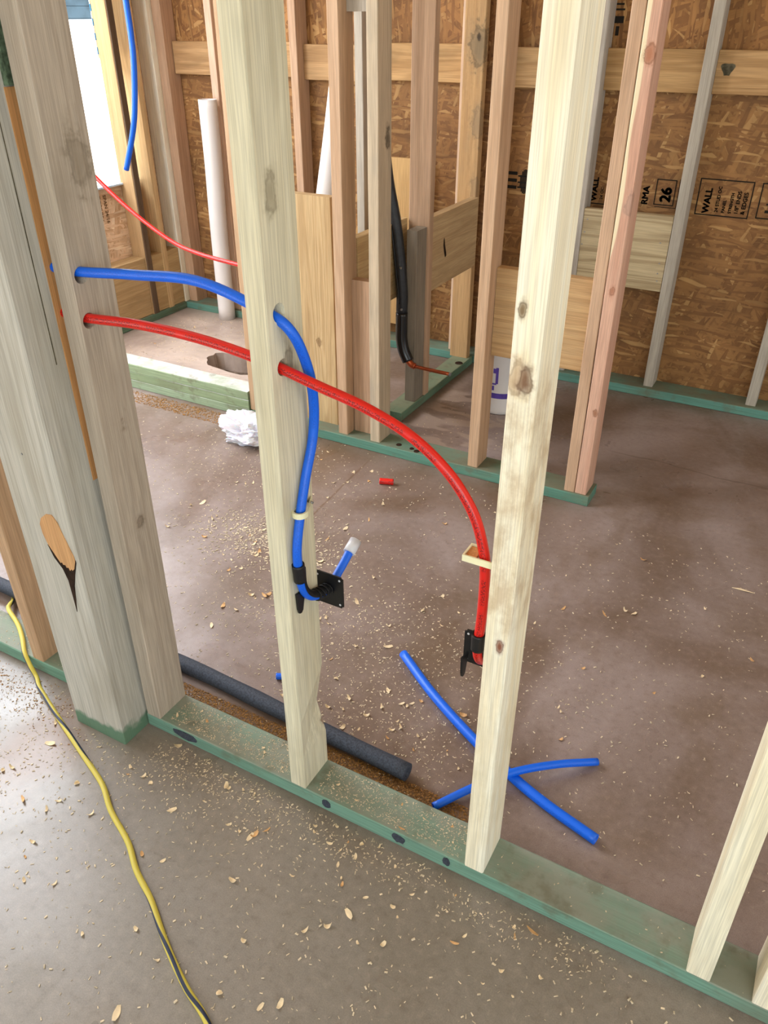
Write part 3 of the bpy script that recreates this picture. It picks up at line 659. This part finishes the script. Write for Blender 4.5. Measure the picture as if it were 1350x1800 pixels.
# black bend supports with square flange
def support(label, pth, plate_c, tab, sleeve=None):
    root = empty('elbow_bracket', pth[0], label, 'bracket')
    loc = Vector(pth[0])
    P = catmull(pth, 10); L = P
    bm = bmesh.new(); n = len(L); seg = 14; rr = .0100
    # trough (open on the inside of the bend): partial tube
    rows = []
    for i in range(n):
        T = (L[min(i+1, n-1)]-L[max(i-1, 0)]).normalized(); X = Vector((1, 0, 0)); N = T.cross(X).normalized()
        rows.append([(L[i]+(N*math.cos(a)+X*math.sin(a))*rr-loc, L[i]+(N*math.cos(a)+X*math.sin(a))*(rr-.0014)-loc) for a in (math.pi*(1-.55+1.1*j/seg) for j in range(seg+1))])
    A = [[bm.verts.new(q[0]) for q in r_] for r_ in rows]; B = [[bm.verts.new(q[1]) for q in r_] for r_ in rows]
    for i in range(n-1):
        for j in range(seg):
            bm.faces.new((A[i][j], A[i][j+1], A[i+1][j+1], A[i+1][j])); bm.faces.new((B[i][j], B[i+1][j], B[i+1][j+1], B[i][j+1]))
        bm.faces.new((A[i][0], A[i+1][0], B[i+1][0], B[i][0])); bm.faces.new((A[i][seg], B[i][seg], B[i+1][seg], A[i+1][seg]))
    for i in (0, n-1):
        for j in range(seg): bm.faces.new((A[i][j], B[i][j], B[i][j+1], A[i][j+1]))
    link('trough', mesh_from(bm), M['blackpl'], root)
    # upper sleeve ring
    s0, s1 = Vector(sleeve[0])-loc, Vector(sleeve[1])-loc
    link('sleeve', tube_mesh(catmull([s0, (s0+s1)/2, s1], 4), .0112, .0085, 18), M['blackpl'], root)
    # ribs near the flange
    bm = bmesh.new()
    for k in range(4):
        c = L[-1-k*3]-loc
        m_ = tube_mesh([c+Vector((0, -.0012, 0)), c+Vector((0, .0012, 0))], .0135, 0, 12); bm.from_mesh(m_)
    link('ribs', mesh_from(bm), M['blackpl'], root)
    # square flange with screw holes
    cx, cy, cz = plate_c; h = .031
    bm = bmesh.new(); bm_box(bm, cx-h-loc.x, cx+h-loc.x, cy-.0015-loc.y, cy+.0015-loc.y, cz-h*1.15-loc.z, cz+h*1.15-loc.z)
    bmesh.ops.bevel(bm, geom=[e for e in bm.edges if abs(e.verts[0].co.y-e.verts[1].co.y) > .001], offset=.004, segments=3, affect='EDGES')
    fo = link('flange', mesh_from(bm), M['blackpl'], root)
    for sx in (-1, 1):
        for sz in (-1, 1):
            m_ = tube_mesh([(cx+sx*.024-loc.x, cy-.0022-loc.y, cz+sz*.028-loc.z), (cx+sx*.024-loc.x, cy-.0016-loc.y, cz+sz*.028-loc.z)], .0022, 0, 10)
            link('screw_hole', m_, M['cap'], fo)
    (tx, ty, tz) = tab; bm = bmesh.new()
    vs = [bm.verts.new((tx-loc.x, ty+a-loc.y, tz+b-loc.z)) for a, b in ((-.010, .028), (.016, .022), (.006, -.016), (.001, -.020), (-.005, -.018), (-.008, -.008))]
    f = bm.faces.new(vs); r = bmesh.ops.extrude_face_region(bm, geom=[f]); bmesh.ops.translate(bm, verts=[v for v in r['geom'] if isinstance(v, bmesh.types.BMVert)], vec=(.004, 0, 0))
    link('nail_tab', mesh_from(bm), M['blackpl'], root)
    return root
support('black plastic elbow bracket with square flange, holding the blue pipe', [(-.660, .895, .600), (-.660, .896, .565), (-.660, .908, .537), (-.660, .935, .514), (-.658, .972, .503)],
        (-.657, .978, .500), (-.669, .897, .517), ((-.660, .890, .612), (-.660, .893, .575)))
support('black plastic elbow bracket beside the cream stud, holding the red pipe', [(-.328, .903, .575), (-.328, .903, .555), (-.328, .912, .527), (-.333, .945, .495), (-.340, .974, .485)],
        (-.349, .978, .482), (-.372, .955, .452), ((-.328, .903, .585), (-.328, .904, .552)))
def clip(name, label, base, s=1):
    """base: centre of the pipe; strap wraps the pipe, ears nailed towards +y / towards the stud"""
    x, y, z = base; root = empty(name, base, label, 'pipe clip')
    bm = bmesh.new(); pts = []; hh = .0052
    for k in range(13):
        a = math.pi*(1.0+k/12); pts.append((.0098*math.cos(a), .0098*math.sin(a)))
    pts = [(-.0100, .012), (-.0098, .004)]+pts+[(.0100, .004), (.006, .018), (-.003, .034), (-.008, .046)]
    out = []
    for (a, b) in pts:
        l = math.hypot(a, b) or 1
        out.append(((a, b), (a*(l+.0034)/l, b*(l+.0034)/l)))
    V = [[bm.verts.new((p[0], p[1], zz)) for p in (i_, o_) for zz in (-hh, hh)] for i_, o_ in out]
    for i in range(len(V)-1):
        a, b = V[i], V[i+1]
        for q in ((0, 1), (1, 3), (3, 2), (2, 0)): bm.faces.new((a[q[0]], a[q[1]], b[q[1]], b[q[0]]))
    bm.faces.new((V[0][0], V[0][1], V[0][3], V[0][2])); bm.faces.new((V[-1][0], V[-1][1], V[-1][3], V[-1][2]))
    link('strap', mesh_from(bm), M['clip'], root)
    link('nail', tube_mesh([(.002, .037, .001), (-.009, .038, .001)], .0022, 0, 8), M['steel'], root)
    return root
cl = clip('pipe_clip', 'cream plastic strap clip around the blue pipe', (-.6595, .9045, .708))
cl2 = empty('pipe_clip', (-.330, .905, .728), 'cream stand-off clip holding the red pipe against the cream stud', 'pipe clip')
bm = bmesh.new()
bm_box(bm, -.030, .0215, -.013, -.0102, -.0055, .0055); bm_box(bm, -.030, -.0272, -.0102, .022, -.0055, .0055); bm_box(bm, -.0272, -.010, .0190, .022, -.0055, .0055)
link('frame', mesh_from(bm), M['clip'], cl2)
bm = bmesh.new(); bm_box(bm, -.0268, -.0100, -.010, .018, -.003, .003); link('inner_web', mesh_from(bm), M['lath'], cl2)

pipe('hanging_pipe', [(-2.32, 2.37, 2.3), (-2.305, 2.37, 1.8), (-2.306, 2.37, 1.455), (-2.306, 2.37, 1.356), (-2.312, 2.37, 1.27), (-2.336, 2.37, 1.145), (-2.366, 2.37, 1.05), (-2.432, 2.37, .912)], .0105, 'blue',
     'blue pipe hanging down from above at the upper left, cut end loose', 'pipe', inner=.0075)
pipe('sagging_pipe', [(-2.98, 2.37, 1.22), (-2.75, 2.37, 1.0), (-2.613, 2.37, .878), (-2.444, 2.37, .762), (-2.258, 2.37, .668), (-2.121, 2.37, .634), (-1.949, 2.37, .617), (-1.90, 2.37, .615)], .0078, 'red',
     'thin red pipe sagging in front of the window light at the upper left', 'pipe')
# loose pieces on the slab
Rb = .0115
pipe('pipe_offcut', [(-.696, 1.364, Rb), (-.568, 1.273, Rb), (-.427, 1.191, Rb), (-.309, 1.134, Rb), (-.22, 1.10, Rb), (-.105, 1.068, Rb)], Rb, 'blue', 'thick long blue pipe offcut lying on the slab behind the cream stud', 'pipe offcut')
pipe('pipe_offcut', [(-0.4252, 0.9835, 0.0085), (-0.3706, 1.0589, 0.018), (-0.3079, 1.1267, 0.0315), (-0.2356, 1.1979, 0.024), (-0.1578, 1.2645, 0.0085)], .0085, 'blue', 'thin blue pipe offcut lying across the thick one', 'pipe offcut')
pipe('pipe_offcut', [(-.938, 1.140, .009), (-.92, 1.150, .009), (-.90, 1.161, .009), (-.885, 1.170, .009)], .008, 'blue', 'short blue pipe piece mostly hidden behind the pale green-white stud', 'pipe offcut')
pipe('pipe_offcut', [(-1.186, 2.118, .011), (-1.164, 2.126, .011), (-1.140, 2.134, .011)], .011, 'red', 'tiny red pipe offcut on the slab before the middle partition', 'pipe offcut')
def foamr(d): return .0195+.0006*math.sin(d*31)
pipe('foam_sleeve', [(-2.6, 1.07, .0205), (-1.811, 1.046, .031), (-1.171, 1.054, .0205), (-.826, 1.040, .0205), (-.509, 1.027, .0205)], .0195, 'foam',
     'black foam pipe insulation tube lying behind the near sole plate', 'foam tube', inner=.011, n=14, seg=24, rfun=foamr)
CP = [(-2.3, 1.30, .0075), (-1.95, 1.20, .0075), (-1.84, 1.09, .0065), (-1.775, 1.035, .007), (-1.738, 1.000, .028), (-1.70, .970, .0455), (-1.628, .940, .0455), (-1.568, .905, .0455), (-1.525, .874, .0440), (-1.49, .858, .025), (-1.462, .848, .0085), (-1.427, .827, .0065), (-1.337, .791, .0065), (-1.261, .762, .0065), (-1.163, .725, .0065), (-1.076, .691, .0065), (-1.012, .652, .0065),
      (-.927, .614, .0065), (-.868, .576, .0065), (-.803, .545, .0065), (-.739, .506, .0065), (-.686, .477, .0065), (-.633, .452, .0065), (-.568, .427, .0065), (-.45, .36, .0065), (-.2, .25, .0065)]
pipe('extension_cord', CP, .0058, 'cord', 'yellow extension cord with dark blue stripe winding across the floor', 'cord', inner=0, n=7)
# black insulated supply line and copper stub on the wing wall
sl = empty('insulated_pipe', (-1.43, 2.70, .95), 'black insulated pipe with taped elbow and copper stub at the wing wall', 'pipe')
so_ = Vector(sl.location)
def sub(name, pts, r, mat, inner=0, seg=18, n=6, parent=None): return link(name, tube_mesh(catmull(rel(pts, so_), n), r, inner, seg), M[mat], parent or sl)
sub('sleeve', [(-1.490, 2.70, 1.8), (-1.491, 2.70, 1.3), (-1.489, 2.70, 1.05), (-1.472, 2.70, .90), (-1.437, 2.70, .74), (-1.410, 2.70, .52), (-1.409, 2.70, .42)], .0225, 'blackrub')
sub('tape_wrap', [(-1.409, 2.70, .42), (-1.409, 2.70, .36), (-1.408, 2.70, .31), (-1.398, 2.70, .265), (-1.378, 2.70, .225)], .0235, 'blacktape')
sub('sleeve_seam', [(-1.445, 2.678, .75), (-1.425, 2.677, .6), (-1.408, 2.677, .46)], .002, 'blacktape')
sub('copper_elbow', [(-1.380, 2.70, .228), (-1.362, 2.70, .212), (-1.345, 2.70, .207)], .0125, 'copper')
sub('copper_stub', [(-1.350, 2.70, .207), (-1.28, 2.70, .205), (-1.192, 2.70, .204)], .0072, 'copper')
sub('solder_drop', [(-1.193, 2.70, .204), (-1.187, 2.70, .203)], .0078, 'steel')
for z, dx in ((.60, -1.405), (.44, -1.40)): sub('staple', [(dx, 2.677, z), (dx+.004, 2.676, z)], .005, 'steel')

# ------------------------------------------------------------------ white drain pipes, bucket, bag
pipe('drain_pipe', [(-2.782, 3.30, 1.072), (-2.785, 3.30, .8), (-2.797, 3.30, .48), (-2.805, 3.30, 0.0)], .044, 'white', 'white drain pipe standing in the alcove beside the pink stud', 'drain pipe', inner=.039, seg=28)
pipe('drain_pipe', [(-1.850, 3.00, 1.18), (-1.895, 3.0, .95), (-1.935, 3.0, .758), (-2.09, 3.0, .0)], .044, 'white', 'leaning white drain pipe showing above the wide upright plank', 'drain pipe', inner=.039, seg=28)
bk = empty('bucket', (-1.055, 2.93, 0), 'white plastic bucket with purple print, standing behind the tan stud', 'bucket')
bm = bmesh.new(); prof = [(.0, 0), (.078, 0), (.083, .004), (.086, .02), (.0945, .27), (.097, .272), (.097, .29), (.0945, .292), (.0925, .288), (.0925, .27), (.083, .02), (0, .015)]
seg = 40; rows = [[bm.verts.new((r_*math.cos(2*math.pi*j/seg), r_*math.sin(2*math.pi*j/seg), z)) for j in range(seg)] if r_ else [bm.verts.new((0, 0, z))] for r_, z in prof]
for a, b in zip(rows, rows[1:]):
    for j in range(seg):
        vs = [a[0] if len(a) == 1 else a[j], b[0] if len(b) == 1 else b[j], None if len(b) == 1 else b[(j+1) % seg], None if len(a) == 1 else a[(j+1) % seg]]
        f = bm.faces.new([v for v in vs if v]); f.smooth = True
link('pail', mesh_from(bm), M['white'], bk)
def band_print(name, a0, a1, z0, z1, slope=0.0):
    bm = bmesh.new(); n = 18; V = []
    for i in range(n+1):
        a = a0+(a1-a0)*i/n
        row = []
        for z in (z0+slope*i/n, z1+slope*i/n):
            r_ = .086+.0085*(z-.02)/.25
            row += [bm.verts.new(((r_+.0008)*math.cos(a), (r_+.0008)*math.sin(a), z)), bm.verts.new(((r_-.0004)*math.cos(a), (r_-.0004)*math.sin(a), z))]
        V.append(row)
    for p, q in zip(V, V[1:]):
        for (i, j) in ((0, 2), (2, 3), (3, 1), (1, 0)): bm.faces.new((p[i], p[j], q[j], q[i]))
    for e in (V[0], V[-1]): bm.faces.new((e[0], e[2], e[3], e[1]))
    link(name, mesh_from(bm), M['purple'], bk)
band_print('printed_band', -2.7, -.1, .075, .098)
band_print('printed_block', -2.0, -1.45, .135, .142); band_print('printed_block', -1.50, -1.38, .14, .21); band_print('printed_block', -1.62, -1.50, .185, .205)
band_print('printed_block', -1.75, -1.55, .11, .13); band_print('printed_block', -2.3, -1.9, .15, .22)
bm = bmesh.new(); bmesh.ops.create_icosphere(bm, subdivisions=5, radius=1)
for v in bm.verts:
    p = v.co.copy(); n1 = mnoise.noise(p*1.3+Vector((3, 1, 0)))
    cr = abs(mnoise.noise(p*2.2+Vector((7, 0, 0))))+.4*abs(mnoise.noise(p*5.1))+.15*abs(mnoise.noise(p*11))
    r_ = 1.12+.45*n1-.55*cr
    v.co = Vector((p.x*r_*.125, p.y*r_*.095, max(0, (p.z+.55)*r_*.052)))
bagm = mesh_from(bm)
tag(link('plastic_bag', bagm, M['bag'], None, (-1.80, 2.20, .001)), 'crumpled white plastic film lying before the shower curb', 'plastic bag')
# drain rough-in inside the alcove hole
tag(link('soil', box_mesh(-2.55, -2.12, 2.68, 2.92, -.10, -.0895), M['concrete_hole']), 'dark soil at the bottom of the drain hole', 'soil', kind='stuff')
tag(link('anchor_bolt', tube_mesh([(0, 0, 0), (0, 0, .03)], .005, 0, 10), M['steel'], None, (-.69, 2.37, .038)), 'small grey bolt upright in the middle sole plate near its free end', 'bolt')

# ------------------------------------------------------------------ shavings and sawdust
def shaving(seed):
    rnd = random.Random(seed); bm = bmesh.new(); n = 7; w = rnd.uniform(.0035, .008); L = rnd.uniform(.008, .018)
    curl = rnd.uniform(.6, 3.6); tw = rnd.uniform(-.5, .5); th = .0005; rad = L/curl; rows = []
    for i in range(n+1):
        s = i/n; a = (s-.5)*curl
        cx, cz = rad*math.sin(a), rad*(1-math.cos(a)); ww = w*(.35+.65*math.sin(math.pi*min(.95, max(.08, s+rnd.uniform(-.06, .06)))))
        nx, nz = -math.sin(a), math.cos(a); row = []
        for sd in (-1, 1):
            for t_ in (0, 1): row.append(bm.verts.new((cx+nx*th*t_+tw*sd*.002*s, sd*ww*.5, cz+nz*th*t_+.0006*(sd+1)*s)))
        rows.append(row)
    for a, b in zip(rows, rows[1:]):
        for i, j in ((0, 1), (1, 3), (3, 2), (2, 0)): bm.faces.new((a[i], a[j], b[j], b[i]))
    bm.faces.new((rows[0][0], rows[0][1], rows[0][3], rows[0][2])); bm.faces.new((rows[-1][0], rows[-1][1], rows[-1][3], rows[-1][2]))
    zmin = min(v.co.z for v in bm.verts)
    for v in bm.verts: v.co.z -= zmin
    return mesh_from(bm)
SH = [shaving(i) for i in range(16)]
for i, m_ in enumerate(SH): m_.materials.append(M['shav1'] if i % 4 else M['shav2'])
BL = [(-1.275, -1.06, .795, .966), (-.715, -.66, .86, .97), (-.315, -.26, .86, .97), (.095, .145, .86, .97), (.2, .25, .86, .97), (-1.5, -1.45, .87, .97), (-.6, -.49, 2.3, 2.43), (-.95, -.9, 2.3, 2.43)]
def zof(x, y):
    for a, b, c, d in BL:
        if a-.008 < x < b+.008 and c-.008 < y < d+.008: return None
    if .873 <= y <= .962 and (x > -1.112 or x < -1.272):
        if y < .881 or y > .955: return None
        return .0385
    if .860 < y < .873 or .962 < y < .970: return None
    if 2.31 < y < 2.43 and x < -.49: return None
    if y > 3.32 or x < -3.1: return None
    if abs(y-1.045) < .026 and x < -.5: return None
    if ((x+2.33)/.25)**2+((y-2.80)/.15)**2 < 1: return None
    if -1.45 < x < -1.34 and y > 2.58: return None
    return .0006
rs = random.Random(11)
def gauss(cx, cy, sx, sy): return lambda: (rs.gauss(cx, sx), rs.gauss(cy, sy))
def uni(x0, x1, y0, y1): return lambda: (rs.uniform(x0, x1), rs.uniform(y0, y1))
def place(fn, n, smin, smax, label, group):
    k = 0
    while k < n:
        x, y = fn(); z = zof(x, y)
        if z is None: continue
        o = bpy.data.objects.new('wood_shaving', SH[rs.randrange(16)]); C.objects.link(o)
        o.location = (x, y, z); o.rotation_euler = (rs.uniform(-.25, .25), rs.uniform(-.25, .25), rs.uniform(0, 6.28)); s = rs.uniform(smin, smax)*1.45; o.scale = (s, s, s)
        tag(o, label, 'wood shaving', group); k += 1
A = ('small curled wood shaving on the grey slab in front of the near sole plate', 'shavings in front of the near sole plate')
B_ = ('small curled wood shaving on the purplish slab between the near wall and the middle partition', 'shavings on the slab between the two walls')
place(uni(-1.15, .25, .35, .86), 78, .45, 1.05, *A)
place(uni(-.9, -.1, .70, .86), 30, .4, .8, *A)
place(uni(-1.6, -1.1, .45, .8), 10, .5, 1.1, *A)
place(gauss(-1.33, 1.62, .12, .07), 26, .6, 1.3, *B_)
place(gauss(-.95, 1.42, .2, .1), 14, .6, 1.2, *B_)
place(gauss(-.60, 1.12, .12, .06), 24, .5, 1.1, *B_)
place(uni(-1.7, .3, 1.1, 2.2), 62, .5, 1.1, *B_)
place(gauss(-1.5, 2.1, .2, .1), 12, .7, 1.3, *B_)
place(uni(-1.1, -.28, .885, .95), 14, .4, .7, 'small wood shaving lying on top of the near green sole plate', 'shavings on the near sole plate')
place(uni(-2.9, -2.0, 2.5, 3.2), 20, .6, 1.3, 'wood shaving on the dusty slab inside the shower alcove', 'shavings in the shower alcove')
bm = bmesh.new(); vs = [bm.verts.new(p) for p in ((-.032, 0, 0), (-.01, .0035, .002), (.03, .0008, 0), (.01, -.003, .002), (-.012, -.0025, .001))]
f = bm.faces.new(vs); r = bmesh.ops.extrude_face_region(bm, geom=[f]); bmesh.ops.translate(bm, verts=[v for v in r['geom'] if isinstance(v, bmesh.types.BMVert)], vec=(0, 0, .0015))
o = tag(link('wood_splinter', mesh_from(bm), M['shav1'], None, (.038, 2.084, .0008)), 'long pale wood splinter alone on the slab at the right edge of the view', 'wood splinter'); o.rotation_euler.z = .03
def dust(name, parts, mat, label, seed):
    bm = bmesh.new(); r = random.Random(seed)
    for fn, n, s0, s1 in parts:
        k = 0
        while k < n:
            x, y = fn(); z = zof(x, y); k += 1
            if z is None: continue
            L = r.uniform(s0, s1); w_ = L*r.uniform(.2, .6); a = r.uniform(0, 6.28); h = w_*r.uniform(.15, .5); ca, sa = math.cos(a), math.sin(a)
            b = [(-L/2, -w_/2), (L/2, -w_/2*r.uniform(.3, 1)), (L/2, w_/2), (-L/2, w_/2*r.uniform(.3, 1))]
            lo = [bm.verts.new((x+p*ca-q*sa, y+p*sa+q*ca, z)) for p, q in b]
            hi = [bm.verts.new((x+p*ca*.8-q*sa*.8, y+p*sa*.8+q*ca*.8, z+h)) for p, q in b]
            bm.faces.new(hi)
            for i in range(4): bm.faces.new((lo[i], lo[(i+1) % 4], hi[(i+1) % 4], hi[i]))
    me = bpy.data.meshes.new('dust'); bm.to_mesh(me); bm.free()
    return tag(link(name, me, mat), label, 'sawdust', kind='stuff')
dust('sawdust', [(uni(-1.7, .5, .3, .86), 1700, .0015, .0075), (gauss(-.9, .80, .25, .06), 900, .0015, .006), (uni(-1.1, .0, .79, .87), 900, .0015, .006),
                 (uni(-1.1, -.25, .88, .955), 3200, .001, .004), (uni(-.25, .4, .88, .955), 60, .001, .004), (gauss(-1.4, .70, .2, .12), 700, .0015, .006),
                 (uni(-1.9, .4, 1.05, 2.25), 2200, .0015, .007), (gauss(-.85, 1.35, .3, .15), 2200, .0015, .007), (gauss(-1.33, 1.64, .14, .08), 1600, .002, .010), (gauss(-.6, 1.1, .15, .06), 500, .0015, .006),
                 (gauss(-1.7, 2.0, .3, .2), 900, .002, .008), (uni(-3, -1.95, 2.45, 3.3), 1600, .002, .009), (uni(-2.0, -1.2, .88, .955), 300, .001, .005), (uni(-1.3, -.9, 2.45, 3.0), 160, .002, .008)],
     M['dust'], 'scattered pale sawdust and small chips over slab and sole plates', 3)
dust('sawdust', [(uni(-1.15, -.35, .971, 1.02), 9000, .0012, .0045), (gauss(-1.5, .80, .15, .03), 700, .0015, .005), (uni(-2.7, -1.95, 2.22, 2.31), 2600, .002, .008)],
     M['dust_o'], 'orange-brown sawdust drift along the sole plate by the foam tube', 5)
